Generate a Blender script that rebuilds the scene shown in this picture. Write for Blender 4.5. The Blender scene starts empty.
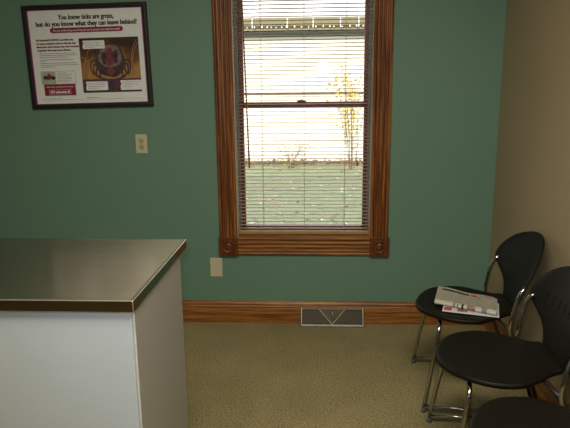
import bpy, bmesh, math, random
from mathutils import Vector, Matrix, Euler
random.seed(7)
PI = math.pi
scene = bpy.context.scene
COL = scene.collection

# ---------------------------------------------------------------- materials
def new_mat(name):
    m = bpy.data.materials.new(name); m.use_nodes = True
    nt = m.node_tree
    return m, nt, nt.nodes['Principled BSDF']

def plain(name, col, rough=0.5, metal=0.0, var=0.06, scale=30.0, bump=0.0, bscale=200.0, spec=0.5, emit=None, coat=0.0):
    """A principled surface with a little procedural colour variation and grain."""
    m, nt, b = new_mat(name)
    n, L = nt.nodes, nt.links
    tc = n.new('ShaderNodeTexCoord')
    no = n.new('ShaderNodeTexNoise'); no.inputs['Scale'].default_value = scale; no.inputs['Detail'].default_value = 4
    L.new(tc.outputs['Object'], no.inputs['Vector'])
    r = n.new('ShaderNodeValToRGB')
    r.color_ramp.elements[0].position = 0.3; r.color_ramp.elements[1].position = 0.7
    r.color_ramp.elements[0].color = (*[c*(1-var) for c in col], 1)
    r.color_ramp.elements[1].color = (*[min(1, c*(1+var)) for c in col], 1)
    L.new(no.outputs['Fac'], r.inputs['Fac']); L.new(r.outputs['Color'], b.inputs['Base Color'])
    b.inputs['Roughness'].default_value = rough; b.inputs['Metallic'].default_value = metal
    b.inputs['Specular IOR Level'].default_value = spec
    b.inputs['Coat Weight'].default_value = coat
    if bump:
        nb = n.new('ShaderNodeTexNoise'); nb.inputs['Scale'].default_value = bscale; nb.inputs['Detail'].default_value = 3
        L.new(tc.outputs['Object'], nb.inputs['Vector'])
        bp = n.new('ShaderNodeBump'); bp.inputs['Strength'].default_value = bump; bp.inputs['Distance'].default_value = 0.002
        L.new(nb.outputs['Fac'], bp.inputs['Height']); L.new(bp.outputs['Normal'], b.inputs['Normal'])
    return m

def wood(name, axis, dark=(0.115, 0.036, 0.010), mid=(0.22, 0.073, 0.018), light=(0.46, 0.175, 0.043), rough=0.38):
    """Stained oak: long streaks and dark pores stretched along one axis."""
    m, nt, b = new_mat(name)
    n, L = nt.nodes, nt.links
    tc = n.new('ShaderNodeTexCoord')
    def streak(across, along, detail, dist=0.0):
        mp = n.new('ShaderNodeMapping')
        s = [across]*3; s[axis] = along; mp.inputs['Scale'].default_value = s
        L.new(tc.outputs['Object'], mp.inputs['Vector'])
        t = n.new('ShaderNodeTexNoise'); t.inputs['Scale'].default_value = 1; t.inputs['Detail'].default_value = detail
        t.inputs['Distortion'].default_value = dist
        L.new(mp.outputs['Vector'], t.inputs['Vector']); return t
    a = streak(75, 2.2, 6, 0.5); p = streak(300, 7, 3)
    r = n.new('ShaderNodeValToRGB'); e = r.color_ramp.elements
    e[0].position = 0.30; e[0].color = (*dark, 1); e[1].position = 0.72; e[1].color = (*light, 1)
    k = e.new(0.48); k.color = (*mid, 1)
    L.new(a.outputs['Fac'], r.inputs['Fac'])
    pr = n.new('ShaderNodeValToRGB'); pr.color_ramp.elements[0].position = 0.36; pr.color_ramp.elements[1].position = 0.52
    pr.color_ramp.elements[0].color = (0.35, 0.3, 0.27, 1)
    L.new(p.outputs['Fac'], pr.inputs['Fac'])
    mx = n.new('ShaderNodeMix'); mx.data_type = 'RGBA'; mx.blend_type = 'MULTIPLY'; mx.inputs[0].default_value = 0.8
    L.new(r.outputs['Color'], mx.inputs[6]); L.new(pr.outputs['Color'], mx.inputs[7])
    L.new(mx.outputs[2], b.inputs['Base Color'])
    b.inputs['Roughness'].default_value = rough
    b.inputs['Specular IOR Level'].default_value = 0.4
    bp = n.new('ShaderNodeBump'); bp.inputs['Strength'].default_value = 0.15; bp.inputs['Distance'].default_value = 0.001
    L.new(p.outputs['Fac'], bp.inputs['Height']); L.new(bp.outputs['Normal'], b.inputs['Normal'])
    return m

def carpet_mat():
    m, nt, b = new_mat('olive_tan_carpet')
    n, L = nt.nodes, nt.links
    tc = n.new('ShaderNodeTexCoord')
    f = n.new('ShaderNodeTexNoise'); f.inputs['Scale'].default_value = 115; f.inputs['Detail'].default_value = 6; f.inputs['Roughness'].default_value = 0.7
    g = n.new('ShaderNodeTexNoise'); g.inputs['Scale'].default_value = 3.5; g.inputs['Detail'].default_value = 3
    v = n.new('ShaderNodeTexVoronoi'); v.inputs['Scale'].default_value = 160
    for t in (f, g, v): L.new(tc.outputs['Object'], t.inputs['Vector'])
    r = n.new('ShaderNodeValToRGB'); e = r.color_ramp.elements
    e[0].position = 0.30; e[0].color = (0.11, 0.09, 0.04, 1); e[1].position = 0.70; e[1].color = (0.54, 0.45, 0.24, 1)
    L.new(f.outputs['Fac'], r.inputs['Fac'])
    r2 = n.new('ShaderNodeValToRGB'); e = r2.color_ramp.elements
    e[0].position = 0.3; e[0].color = (0.84, 0.84, 0.84, 1); e[1].position = 0.7; e[1].color = (1, 1, 1, 1)
    L.new(g.outputs['Fac'], r2.inputs['Fac'])
    mx = n.new('ShaderNodeMix'); mx.data_type = 'RGBA'; mx.blend_type = 'MULTIPLY'; mx.inputs[0].default_value = 1
    L.new(r.outputs['Color'], mx.inputs[6]); L.new(r2.outputs['Color'], mx.inputs[7]); L.new(mx.outputs[2], b.inputs['Base Color'])
    b.inputs['Roughness'].default_value = 0.95; b.inputs['Specular IOR Level'].default_value = 0.1
    bp = n.new('ShaderNodeBump'); bp.inputs['Strength'].default_value = 0.7; bp.inputs['Distance'].default_value = 0.006
    L.new(v.outputs['Distance'], bp.inputs['Height']); L.new(bp.outputs['Normal'], b.inputs['Normal'])
    return m

def steel_mat():
    m, nt, b = new_mat('brushed_stainless_steel')
    n, L = nt.nodes, nt.links
    tc = n.new('ShaderNodeTexCoord')
    mp = n.new('ShaderNodeMapping'); mp.inputs['Scale'].default_value = (3, 260, 260)
    L.new(tc.outputs['Object'], mp.inputs['Vector'])
    t = n.new('ShaderNodeTexNoise'); t.inputs['Scale'].default_value = 1; t.inputs['Detail'].default_value = 3
    L.new(mp.outputs['Vector'], t.inputs['Vector'])
    g = n.new('ShaderNodeTexNoise'); g.inputs['Scale'].default_value = 5; g.inputs['Detail'].default_value = 4
    L.new(tc.outputs['Object'], g.inputs['Vector'])
    r = n.new('ShaderNodeValToRGB'); e = r.color_ramp.elements
    e[0].position = 0.3; e[0].color = (0.46, 0.43, 0.36, 1); e[1].position = 0.7; e[1].color = (0.58, 0.54, 0.45, 1)
    L.new(t.outputs['Fac'], r.inputs['Fac']); L.new(r.outputs['Color'], b.inputs['Base Color'])
    rr = n.new('ShaderNodeMapRange'); rr.inputs['To Min'].default_value = 0.13; rr.inputs['To Max'].default_value = 0.2
    L.new(g.outputs['Fac'], rr.inputs['Value']); L.new(rr.outputs['Result'], b.inputs['Roughness'])
    b2 = n.new('ShaderNodeBsdfPrincipled'); b2.inputs['Metallic'].default_value = 1; b2.inputs['Roughness'].default_value = 0.5; b2.inputs['Anisotropic'].default_value = 0.9
    tv = n.new('ShaderNodeCombineXYZ'); tv.inputs['Y'].default_value = 1.0; L.new(tv.outputs['Vector'], b2.inputs['Tangent'])
    L.new(r.outputs['Color'], b2.inputs['Base Color'])
    ms = n.new('ShaderNodeMixShader'); ms.inputs['Fac'].default_value = 0.42
    L.new(b.outputs['BSDF'], ms.inputs[1]); L.new(b2.outputs['BSDF'], ms.inputs[2]); L.new(ms.outputs['Shader'], n['Material Output'].inputs['Surface'])
    b.inputs['Metallic'].default_value = 1
    bp = n.new('ShaderNodeBump'); bp.inputs['Strength'].default_value = 0.05; bp.inputs['Distance'].default_value = 0.0006
    L.new(t.outputs['Fac'], bp.inputs['Height']); L.new(bp.outputs['Normal'], b.inputs['Normal'])
    return m

def glass_mat():
    m = bpy.data.materials.new('window_glass'); m.use_nodes = True
    nt = m.node_tree; n, L = nt.nodes, nt.links
    n.remove(n['Principled BSDF'])
    tr = n.new('ShaderNodeBsdfTransparent'); gl = n.new('ShaderNodeBsdfGlossy'); gl.inputs['Roughness'].default_value = 0.05
    fr = n.new('ShaderNodeFresnel'); fr.inputs['IOR'].default_value = 1.5
    tc = n.new('ShaderNodeTexCoord'); no = n.new('ShaderNodeTexNoise'); no.inputs['Scale'].default_value = 2.0
    L.new(tc.outputs['Object'], no.inputs['Vector'])
    rr = n.new('ShaderNodeMapRange'); rr.inputs['To Min'].default_value = 0.04; rr.inputs['To Max'].default_value = 0.07
    L.new(no.outputs['Fac'], rr.inputs['Value']); L.new(rr.outputs['Result'], gl.inputs['Roughness'])
    mx = n.new('ShaderNodeMixShader')
    L.new(fr.outputs['Fac'], mx.inputs['Fac']); L.new(tr.outputs['BSDF'], mx.inputs[1]); L.new(gl.outputs['BSDF'], mx.inputs[2])
    L.new(mx.outputs['Shader'], n['Material Output'].inputs['Surface'])
    return m

def grass_mat():
    m, nt, b = new_mat('lawn_grass')
    n, L = nt.nodes, nt.links
    tc = n.new('ShaderNodeTexCoord')
    f = n.new('ShaderNodeTexNoise'); f.inputs['Scale'].default_value = 14; f.inputs['Detail'].default_value = 8; f.inputs['Roughness'].default_value = 0.75
    L.new(tc.outputs['Object'], f.inputs['Vector'])
    r = n.new('ShaderNodeValToRGB'); e = r.color_ramp.elements
    e[0].position = 0.30; e[0].color = (0.16, 0.19, 0.085, 1); e[1].position = 0.72; e[1].color = (0.29, 0.33, 0.185, 1)
    L.new(f.outputs['Fac'], r.inputs['Fac']); L.new(r.outputs['Color'], b.inputs['Base Color'])
    b.inputs['Roughness'].default_value = 0.9
    bp = n.new('ShaderNodeBump'); bp.inputs['Strength'].default_value = 0.5; bp.inputs['Distance'].default_value = 0.03
    L.new(f.outputs['Fac'], bp.inputs['Height']); L.new(bp.outputs['Normal'], b.inputs['Normal'])
    return m

def print_mat(name, paper, ink, axis, scale, dens=0.5, blotch=None):
    """Newsprint: rows of broken dark text on paper, printed in the surface."""
    m, nt, b = new_mat(name)
    n, L = nt.nodes, nt.links
    tc = n.new('ShaderNodeTexCoord')
    w = n.new('ShaderNodeTexWave'); w.bands_direction = axis; w.inputs['Scale'].default_value = scale
    mp = n.new('ShaderNodeMapping'); L.new(tc.outputs['Object'], mp.inputs['Vector']); L.new(mp.outputs['Vector'], w.inputs['Vector'])
    no = n.new('ShaderNodeTexNoise'); no.inputs['Scale'].default_value = 110; no.inputs['Detail'].default_value = 3
    L.new(tc.outputs['Object'], no.inputs['Vector'])
    mul = n.new('ShaderNodeMath'); mul.operation = 'MULTIPLY'
    L.new(w.outputs['Fac'], mul.inputs[0]); L.new(no.outputs['Fac'], mul.inputs[1])
    r = n.new('ShaderNodeValToRGB'); e = r.color_ramp.elements
    e[0].position = 0.12; e[0].color = (*paper, 1); e[1].position = 0.40; e[1].color = (*[p*(1-dens)+i*dens for p, i in zip(paper, ink)], 1)
    L.new(mul.outputs[0], r.inputs['Fac']); L.new(r.outputs['Color'], b.inputs['Base Color'])
    b.inputs['Roughness'].default_value = 0.8
    return m

M = {}
M['green'] = plain('sage_green_wall_paint', (0.148, 0.262, 0.197), 0.6, var=0.03, scale=1.5, bump=0.12, bscale=160, spec=0.35)
M['beige'] = plain('tan_wall_paint', (0.40, 0.31, 0.195), 0.6, var=0.03, scale=1.5, bump=0.12, bscale=160, spec=0.3)
M['darkwall'] = plain('brown_panelled_wall', (0.085, 0.055, 0.034), 0.6, var=0.1, scale=2)
M['ceil'] = plain('white_ceiling_paint', (0.7, 0.69, 0.65), 0.9, var=0.02, scale=3)
M['carpet'] = carpet_mat()
M['wood_x'] = wood('stained_oak_along_x', 0, (0.14, 0.048, 0.011), (0.32, 0.122, 0.028), (0.56, 0.245, 0.06))
M['wood_y'] = wood('stained_oak_along_y', 1, (0.14, 0.048, 0.011), (0.32, 0.122, 0.028), (0.56, 0.245, 0.06))
M['case_x'] = wood('casing_oak_along_x', 0)
M['case_z'] = wood('casing_oak_along_z', 2)
M['rosette'] = wood('rosette_block_oak', 2, (0.06, 0.015, 0.005), (0.15, 0.042, 0.012), (0.24, 0.075, 0.02))
M['sash'] = plain('dark_red_brown_sash', (0.21, 0.065, 0.05), 0.45, var=0.2, scale=25)
M['liner'] = plain('grey_jamb_liner', (0.22, 0.22, 0.205), 0.5)
M['jamb'] = plain('cream_jamb_stop', (0.42, 0.36, 0.25), 0.5)
M['glass'] = glass_mat()
M['slat'] = plain('tan_blind_slat', (0.40, 0.29, 0.20), 0.4, var=0.05, scale=12)
M['rail'] = plain('tan_blind_rail', (0.40, 0.25, 0.11), 0.4, var=0.08, scale=12)
M['cord'] = plain('tan_blind_cord', (0.38, 0.30, 0.2), 0.8)
M['wand'] = plain('brown_tilt_wand', (0.26, 0.11, 0.038), 0.3)
M['steel'] = steel_mat()
M['steel_edge'] = plain('dark_reflection_steel_edge', (0.27, 0.21, 0.15), 0.2, 1.0, var=0.04)  # dark brown reflections on the slab sides put into the steel colour
M['steel_corner'] = plain('highlight_steel_corner', (0.85, 0.81, 0.72), 0.35, 0.9, var=0.04)  # edge highlight put into a brighter steel colour on the bevels
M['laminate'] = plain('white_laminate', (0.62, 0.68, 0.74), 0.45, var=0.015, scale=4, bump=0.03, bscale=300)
M['sidepanel'] = plain('shaded_laminate_side', (0.36, 0.35, 0.325), 0.5, var=0.02, scale=4)  # cabinet laminate greyed, shade of the side faces put into its colour
M['edgeband'] = plain('light_edge_banding', (0.7, 0.69, 0.66), 0.4)
M['gapdark'] = plain('dark_gap', (0.03, 0.03, 0.03), 0.7)
M['plastic'] = plain('black_moulded_plastic', (0.0065, 0.0052, 0.003), 0.5, var=0.1, scale=60, bump=0.05, bscale=500, spec=0.22)
M['chrome'] = plain('chrome_tube', (0.46, 0.47, 0.47), 0.13, 1.0, var=0.03)
M['blackmetal'] = plain('black_steel', (0.02, 0.02, 0.02), 0.4)
M['glide'] = plain('grey_plastic_glide', (0.10, 0.10, 0.095), 0.5)
M['ivory'] = plain('ivory_plastic', (0.60, 0.54, 0.38), 0.4, var=0.02)
M['ivory_dark'] = plain('ivory_receptacle', (0.45, 0.41, 0.28), 0.4, var=0.02)
M['slot'] = plain('dark_slot', (0.02, 0.018, 0.015), 0.6)
M['screw'] = plain('painted_screw', (0.35, 0.32, 0.24), 0.35, 0.6)
M['ventmetal'] = plain('dull_brown_metal', (0.21, 0.185, 0.145), 0.4, 0.6, var=0.12)
M['ventbright'] = plain('worn_bare_metal', (0.48, 0.45, 0.39), 0.32, 0.8, var=0.15)
M['ventfin'] = plain('dark_brown_fins', (0.22, 0.18, 0.12), 0.45, 0.3)
M['ventlip'] = plain('worn_brown_metal_lip', (0.30, 0.275, 0.225), 0.5, 0.35, var=0.15)
M['ventback'] = plain('dark_brown_recess', (0.05, 0.042, 0.03), 0.6)
M['ventV'] = plain('brass_tinted_bar', (0.62, 0.53, 0.30), 0.45, 0.5)
# poster
M['frame'] = plain('black_brown_frame', (0.012, 0.005, 0.006), 0.5, var=0.1)
M['matline'] = plain('plum_frame_liner', (0.24, 0.02, 0.16), 0.5)
M['paper'] = plain('poster_paper', (0.82, 0.83, 0.84), 0.55, var=0.02)
M['maroon'] = plain('maroon_ink', (0.13, 0.008, 0.022), 0.6)
M['crimson'] = plain('crimson_ink', (0.25, 0.008, 0.04), 0.55)
M['ink'] = plain('dark_ink', (0.03, 0.014, 0.02), 0.6)
M['greyink'] = plain('grey_ink', (0.22, 0.21, 0.22), 0.6)
M['whiteink'] = plain('white_ink', (0.84, 0.84, 0.85), 0.6)
M['greenbox'] = plain('pale_green_ink', (0.43, 0.46, 0.33), 0.6, var=0.08, scale=60)
M['purple'] = plain('purple_ink', (0.10, 0.03, 0.065), 0.6, var=0.35, scale=40)
M['bug'] = plain('dark_tick_ink', (0.055, 0.032, 0.038), 0.6, var=0.5, scale=45)
M['bugmid'] = plain('plum_grey_tick_ink', (0.21, 0.14, 0.155), 0.6, var=0.5, scale=70)
M['bugred'] = plain('red_tick_ink', (0.20, 0.035, 0.05), 0.6, var=0.4, scale=90)
M['blade'] = plain('straw_ink', (0.48, 0.27, 0.10), 0.6, var=0.2)
def amber():
    m, nt, b = new_mat('amber_printed_photo'); n, L = nt.nodes, nt.links
    tc = n.new('ShaderNodeTexCoord'); no = n.new('ShaderNodeTexNoise'); no.inputs['Scale'].default_value = 9; no.inputs['Detail'].default_value = 3
    L.new(tc.outputs['Object'], no.inputs['Vector'])
    sx = n.new('ShaderNodeSeparateXYZ'); L.new(tc.outputs['Object'], sx.inputs['Vector'])
    ma = n.new('ShaderNodeMath'); ma.operation = 'MULTIPLY_ADD'; ma.inputs[1].default_value = -2.4; ma.inputs[2].default_value = 0.05
    L.new(sx.outputs['Y'], ma.inputs[0])
    ad = n.new('ShaderNodeMath'); ad.operation = 'MULTIPLY_ADD'; ad.inputs[1].default_value = 0.8
    L.new(no.outputs['Fac'], ad.inputs[0]); L.new(ma.outputs[0], ad.inputs[2])
    r = n.new('ShaderNodeValToRGB'); e = r.color_ramp.elements
    e[0].position = 0.25; e[0].color = (0.035, 0.014, 0.007, 1); e[1].position = 0.75; e[1].color = (0.44, 0.22, 0.07, 1)
    k = e.new(0.5); k.color = (0.20, 0.075, 0.022, 1)
    L.new(ad.outputs[0], r.inputs['Fac']); L.new(r.outputs['Color'], b.inputs['Base Color']); b.inputs['Roughness'].default_value = 0.55
    return m
M['amber'] = amber()
# papers
M['news'] = print_mat('newsprint_page', (0.47, 0.45, 0.36), (0.05, 0.05, 0.045), 'Y', 38, 0.85)
M['newsfold'] = print_mat('newsprint_fold', (0.62, 0.60, 0.52), (0.10, 0.10, 0.10), 'Y', 40, 0.5)
M['mag'] = plain('white_gloss_paper', (0.66, 0.66, 0.70), 0.3, var=0.02)
M['magred'] = plain('red_print', (0.42, 0.05, 0.035), 0.5)
M['photoink'] = plain('pinkish_photo_print', (0.30, 0.17, 0.14), 0.6, var=0.5, scale=60)
# outside
M['grass'] = grass_mat()
M['leaf_red'] = plain('fallen_leaf_pink_brown', (0.42, 0.20, 0.15), 0.7, var=0.5, scale=1.5)
M['leaf_brown'] = plain('dry_brown_leaf', (0.26, 0.16, 0.09), 0.8, var=0.5, scale=3)
M['siding'] = plain('cream_clapboard', (0.74, 0.70, 0.60), 0.7, var=0.02, scale=2)
M['gutter'] = plain('tan_gutter', (0.19, 0.16, 0.085), 0.5)
M['soffit'] = plain('grey_green_soffit', (0.15, 0.16, 0.135), 0.7)
M['roof'] = plain('pale_roof_shingles', (0.62, 0.60, 0.57), 0.9, var=0.2, scale=8)
M['found'] = plain('brown_foundation', (0.12, 0.10, 0.09), 0.9, var=0.35, scale=9)
M['band'] = plain('red_brown_trim_band', (0.12, 0.07, 0.05), 0.8, var=0.4, scale=7)
M['bulb'] = plain('white_clip', (0.8, 0.8, 0.78), 0.4)
M['twig'] = plain('brown_twig', (0.16, 0.09, 0.05), 0.9, var=0.2)
M['yleaf'] = plain('yellow_autumn_leaf', (0.55, 0.40, 0.05), 0.7, var=0.3, scale=3)
M['exterior'] = plain('outside_wall_paint', (0.5, 0.5, 0.46), 0.8)

# ---------------------------------------------------------------- mesh helpers
def tagp(o, label=None, cat=None, group=None, kind=None):
    if label: o['label'] = label
    if cat: o['category'] = cat
    if group: o['group'] = group
    if kind: o['kind'] = kind
    return o

def empty(name, loc=(0, 0, 0), rot=(0, 0, 0), parent=None):
    o = bpy.data.objects.new(name, None); o.empty_display_size = 0.1
    o.location = loc; o.rotation_euler = rot; o.parent = parent
    COL.objects.link(o); return o

def obj(name, bm, mat, parent=None, smooth=False, bevel=0.0, seg=2, loc=(0, 0, 0), rot=(0, 0, 0)):
    me = bpy.data.meshes.new(name)
    bmesh.ops.recalc_face_normals(bm, faces=bm.faces[:])
    bm.to_mesh(me); bm.free()
    for m in (mat if isinstance(mat, (list, tuple)) else [mat]): me.materials.append(m)
    if smooth:
        for p in me.polygons: p.use_smooth = True
    o = bpy.data.objects.new(name, me); COL.objects.link(o)
    o.location = loc; o.rotation_euler = rot; o.parent = parent
    if bevel:
        bv = o.modifiers.new('bevel', 'BEVEL'); bv.width = bevel; bv.segments = seg; bv.limit_method = 'ANGLE'; bv.angle_limit = 0.6
    return o

def box(bm, x0, x1, y0, y1, z0, z1, mi=0):
    vs = [bm.verts.new((x, y, z)) for x in (x0, x1) for y in (y0, y1) for z in (z0, z1)]
    for q in ((0, 1, 3, 2), (4, 6, 7, 5), (0, 4, 5, 1), (2, 3, 7, 6), (0, 2, 6, 4), (1, 5, 7, 3)):
        f = bm.faces.new([vs[i] for i in q]); f.material_index = mi
    return vs

def one_box(*a): bm = bmesh.new(); box(bm, *a); return bm

def extrude_profile(bm, prof, a, b, fn):
    """prof: 2D loop; fn(u, v, t) -> point; closed prism from t=a to t=b."""
    A = [bm.verts.new(fn(u, v, a)) for u, v in prof]; B = [bm.verts.new(fn(u, v, b)) for u, v in prof]
    n = len(prof)
    for i in range(n): bm.faces.new((A[i], A[(i+1) % n], B[(i+1) % n], B[i]))
    bm.faces.new(A); bm.faces.new(B[::-1])

def catmull(P, n=8):
    P = [Vector(p) for p in P]; out = []
    for i in range(len(P)-1):
        p0 = P[max(i-1, 0)]; p1 = P[i]; p2 = P[i+1]; p3 = P[min(i+2, len(P)-1)]
        for k in range(n):
            t = k/n
            out.append(0.5*((2*p1)+(p2-p0)*t+(2*p0-5*p1+4*p2-p3)*t*t+(3*p1-p0-3*p2+p3)*t**3))
    out.append(P[-1]); return out

def fillet(P, r=0.03, n=6):
    """Polyline with rounded corners."""
    P = [Vector(p) for p in P]; out = [P[0]]
    for i in range(1, len(P)-1):
        a, b, c = P[i-1], P[i], P[i+1]
        d1 = (a-b); d2 = (c-b); rr = min(r, d1.length*0.49, d2.length*0.49)
        s = b+d1.normalized()*rr; e = b+d2.normalized()*rr
        for k in range(n+1):
            t = k/n; out.append((1-t)**2*s+2*t*(1-t)*b+t*t*e)
    out.append(P[-1]); return out

def tube(bm, pts, r, n=12, cap=True):
    pts = [Vector(p) for p in pts]; rings = []; prev = None
    for i, p in enumerate(pts):
        d = (pts[min(i+1, len(pts)-1)]-pts[max(i-1, 0)]).normalized()
        if prev is None:
            u = d.cross(Vector((0, 0, 1)))
            if u.length < 1e-3: u = d.cross(Vector((1, 0, 0)))
        else: u = prev-d*prev.dot(d)
        u.normalize(); prev = u; v = d.cross(u)
        rr = r[i] if isinstance(r, (list, tuple)) else r
        rings.append([bm.verts.new(p+rr*(math.cos(2*PI*k/n)*u+math.sin(2*PI*k/n)*v)) for k in range(n)])
    for A, B in zip(rings, rings[1:]):
        for k in range(n): bm.faces.new((A[k], A[(k+1) % n], B[(k+1) % n], B[k]))
    if cap: bm.faces.new(rings[0][::-1]); bm.faces.new(rings[-1])

def lathe(bm, prof, n=24, fn=lambda x, y, z: (x, y, z)):
    """prof of (radius, height) revolved about local z, mapped by fn."""
    rings = []
    for r, h in prof:
        if r < 1e-6: rings.append([bm.verts.new(fn(0, 0, h))])
        else: rings.append([bm.verts.new(fn(r*math.cos(2*PI*k/n), r*math.sin(2*PI*k/n), h)) for k in range(n)])
    for A, B in zip(rings, rings[1:]):
        if len(A) == 1 and len(B) == 1: continue
        for k in range(n):
            j = (k+1) % n
            if len(A) == 1: bm.faces.new((A[0], B[j], B[k]))
            elif len(B) == 1: bm.faces.new((A[k], A[j], B[0]))
            else: bm.faces.new((A[k], A[j], B[j], B[k]))

# ---------------------------------------------------------------- room shell
D = 3.4            # back wall plane
XR = 1.055         # right wall plane
XL, YB, ZC = -2.5, -2.2, 2.65
WX0, WX1, WZ0, WZ1 = -0.477, 0.332, 0.563, 2.20     # window opening
WT = 0.20          # wall thickness
def struct(name, bm, mat, **k):
    return tagp(obj(name, bm, mat, **k), kind='structure')

struct('floor', one_box(XL-WT, XR+WT, YB-WT, D+WT, -0.06, 0), M['carpet'])
struct('ceiling', one_box(XL-WT, XR+WT, YB-WT, D+WT, ZC, ZC+0.06), M['ceil'])
bm = bmesh.new()
box(bm, XL-WT, WX0, D, D+WT, 0, ZC); box(bm, WX1, XR+WT, D, D+WT, 0, ZC)
box(bm, WX0, WX1, D, D+WT, 0, WZ0); box(bm, WX0, WX1, D, D+WT, WZ1, ZC)
struct('wall_back', bm, M['green'])
struct('wall_right', one_box(XR, XR+WT, YB, D, 0, ZC), M['beige'])
struct('wall_left', one_box(XL-WT, XL, YB, D, 0, ZC), M['green'])
struct('wall_front', one_box(XL-WT, XR+WT, YB-WT, YB, 0, ZC), M['darkwall'])

# baseboard: flat board with a moulded cap
BBP = [(0, 0), (0.014, 0), (0.0145, 0.098), (0.013, 0.101), (0.0165, 0.104), (0.0175, 0.109), (0.015, 0.114), (0.012, 0.116),
       (0.0135, 0.121), (0.012, 0.128), (0.008, 0.135), (0.0055, 0.1425), (0, 0.1435)]
bm = bmesh.new(); extrude_profile(bm, BBP, XL, XR, lambda u, v, t: (t, D-u, v))
struct('baseboard_back', bm, M['wood_x'])
bm = bmesh.new(); extrude_profile(bm, BBP, YB, D-0.0145, lambda u, v, t: (XR-u, t, v))
struct('baseboard_right', bm, M['wood_y'])
bm = bmesh.new(); extrude_profile(bm, BBP, YB, D-0.0145, lambda u, v, t: (XL+u, t, v))
struct('baseboard_left', bm, M['wood_y'])

# ---------------------------------------------------------------- window
win = tagp(empty('window_1', ((WX0+WX1)/2, D, WZ0)), kind='structure')
def wo(name, bm, mat, **k):
    """child of the window given in world coordinates"""
    o = obj(name, bm, mat, parent=win, **k); o.location = -Vector(win.location); return o
def casing_profile(w):
    pts = [(0, 0), (0, 0.013), (0.004, 0.019), (0.010, 0.021), (0.016, 0.019), (0.019, 0.0105)]
    a, b = 0.021, w-0.021
    nfl = 3; st = (b-a)/nfl
    for i in range(nfl):
        s = a+i*st
        pts += [(s+0.002, 0.020), (s+st*0.30, 0.0215), (s+st*0.62, 0.020), (s+st*0.76, 0.0105), (s+st*0.92, 0.0105)]
    pts += [(w-0.018, 0.019), (w-0.011, 0.021), (w-0.004, 0.019), (w, 0.013), (w, 0)]
    return pts
CW = 0.109
for nm, x in (('casing', WX0-CW), ('casing', WX1-0.003)):
    bm = bmesh.new(); extrude_profile(bm, casing_profile(CW), WZ0-0.003, WZ1+0.003, lambda u, v, t: (x+u, D-v, t))
    wo(nm, bm, M['case_z'])
for z in (0.447, WZ1):
    bm = bmesh.new(); extrude_profile(bm, casing_profile(0.116), WX0, WX1, lambda u, v, t: (t, D-v, z+u))
    wo('casing', bm, M['wood_x'])
for bx in (WX0-0.1145, WX1-0.002):
    for bz in (0.4425, WZ1):
        w, h = 0.1165, 0.121
        rb = wo('corner_block', one_box(bx, bx+w, D-0.027, D, bz, bz+h), M['rosette'], bevel=0.003)
        cx, cz = bx+w/2, bz+h/2
        bm = bmesh.new()
        lathe(bm, [(0.042, 0), (0.042, 0.003), (0.040, 0.007), (0.037, 0.0085), (0.034, 0.0075), (0.031, 0.003), (0.028, 0.0008), (0.023, 0.0008), (0.020, 0.003), (0.016, 0.0065), (0.011, 0.0085), (0.007, 0.008), (0.004, 0.006), (0, 0.0055)],
              40, lambda x, y, z: (cx+x, D-0.0268-z, cz+y))
        ro = obj('rosette', bm, M['rosette'], parent=rb, smooth=True)
# jamb lining, grey side tracks
bm = bmesh.new()
for x0, x1 in ((WX0, WX0+0.006), (WX1-0.006, WX1)): box(bm, x0, x1, D-0.004, D+0.055, WZ0, WZ1)
box(bm, WX0+0.006, WX1-0.006, D+0.052, D+WT, WZ0, WZ0+0.012); box(bm, WX0+0.006, WX1-0.006, D, D+WT, WZ1-0.012, WZ1)
wo('jamb', bm, M['jamb'])
wo('window_stool', one_box(WX0+0.006, WX1-0.006, D-0.004, D+0.052, WZ0, WZ0+0.010), M['wood_x'])
for x0, x1 in ((WX0, WX0+0.022), (WX1-0.022, WX1)):
    wo('jamb_track', one_box(x0, x1, D+0.055, D+WT, WZ0+0.012, WZ1-0.012), M['liner'])
SX0, SX1 = WX0+0.010, WX1-0.008
def sash(name, y0, y1, z0, z1, bot, top, st=0.036, tilt=0.0):
    bm = bmesh.new()
    box(bm, SX0, SX0+st, y0, y1, z0, z1); box(bm, SX1-st, SX1, y0, y1, z0, z1)
    box(bm, SX0+st, SX1-st, y0, y1, z0, z0+bot); box(bm, SX0+st, SX1-st, y0, y1, z1-top, z1)
    s = wo(name, bm, M['sash'], bevel=0.004)
    ym = (y0+y1)/2
    bm = bmesh.new()
    d = tilt*(z1-z0)/2; dy = 0.6*tilt*(SX1-SX0-2*st)/2
    vs = [bm.verts.new(p) for p in ((SX0+st, ym+d+dy, z0+bot), (SX1-st, ym+d-dy, z0+bot), (SX1-st, ym-d-dy, z1-top), (SX0+st, ym-d+dy, z1-top))]
    bm.faces.new(vs)
    obj('pane', bm, M['glass'], parent=s)
    return s
lo = sash('lower_sash', D+0.070, D+0.105, WZ0+0.012, 1.368, 0.036, 0.034)
sash('upper_sash', D+0.108, D+0.143, 1.336, WZ1-0.012, 0.032, 0.045, tilt=0.030)
bm = bmesh.new(); box(bm, -0.11, -0.055, D+0.073, D+0.103, 1.368, 1.374); lathe(bm, [(0.014, 0), (0.014, 0.006), (0.008, 0.009), (0, 0.009)], 16, lambda x, y, z: (-0.083+x, D+0.09+y, 1.374+z))
box(bm, -0.115, -0.075, D+0.068, D+0.078, 1.376, 1.382)
obj('sash_lock', bm, M['sash'], parent=lo)

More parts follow.
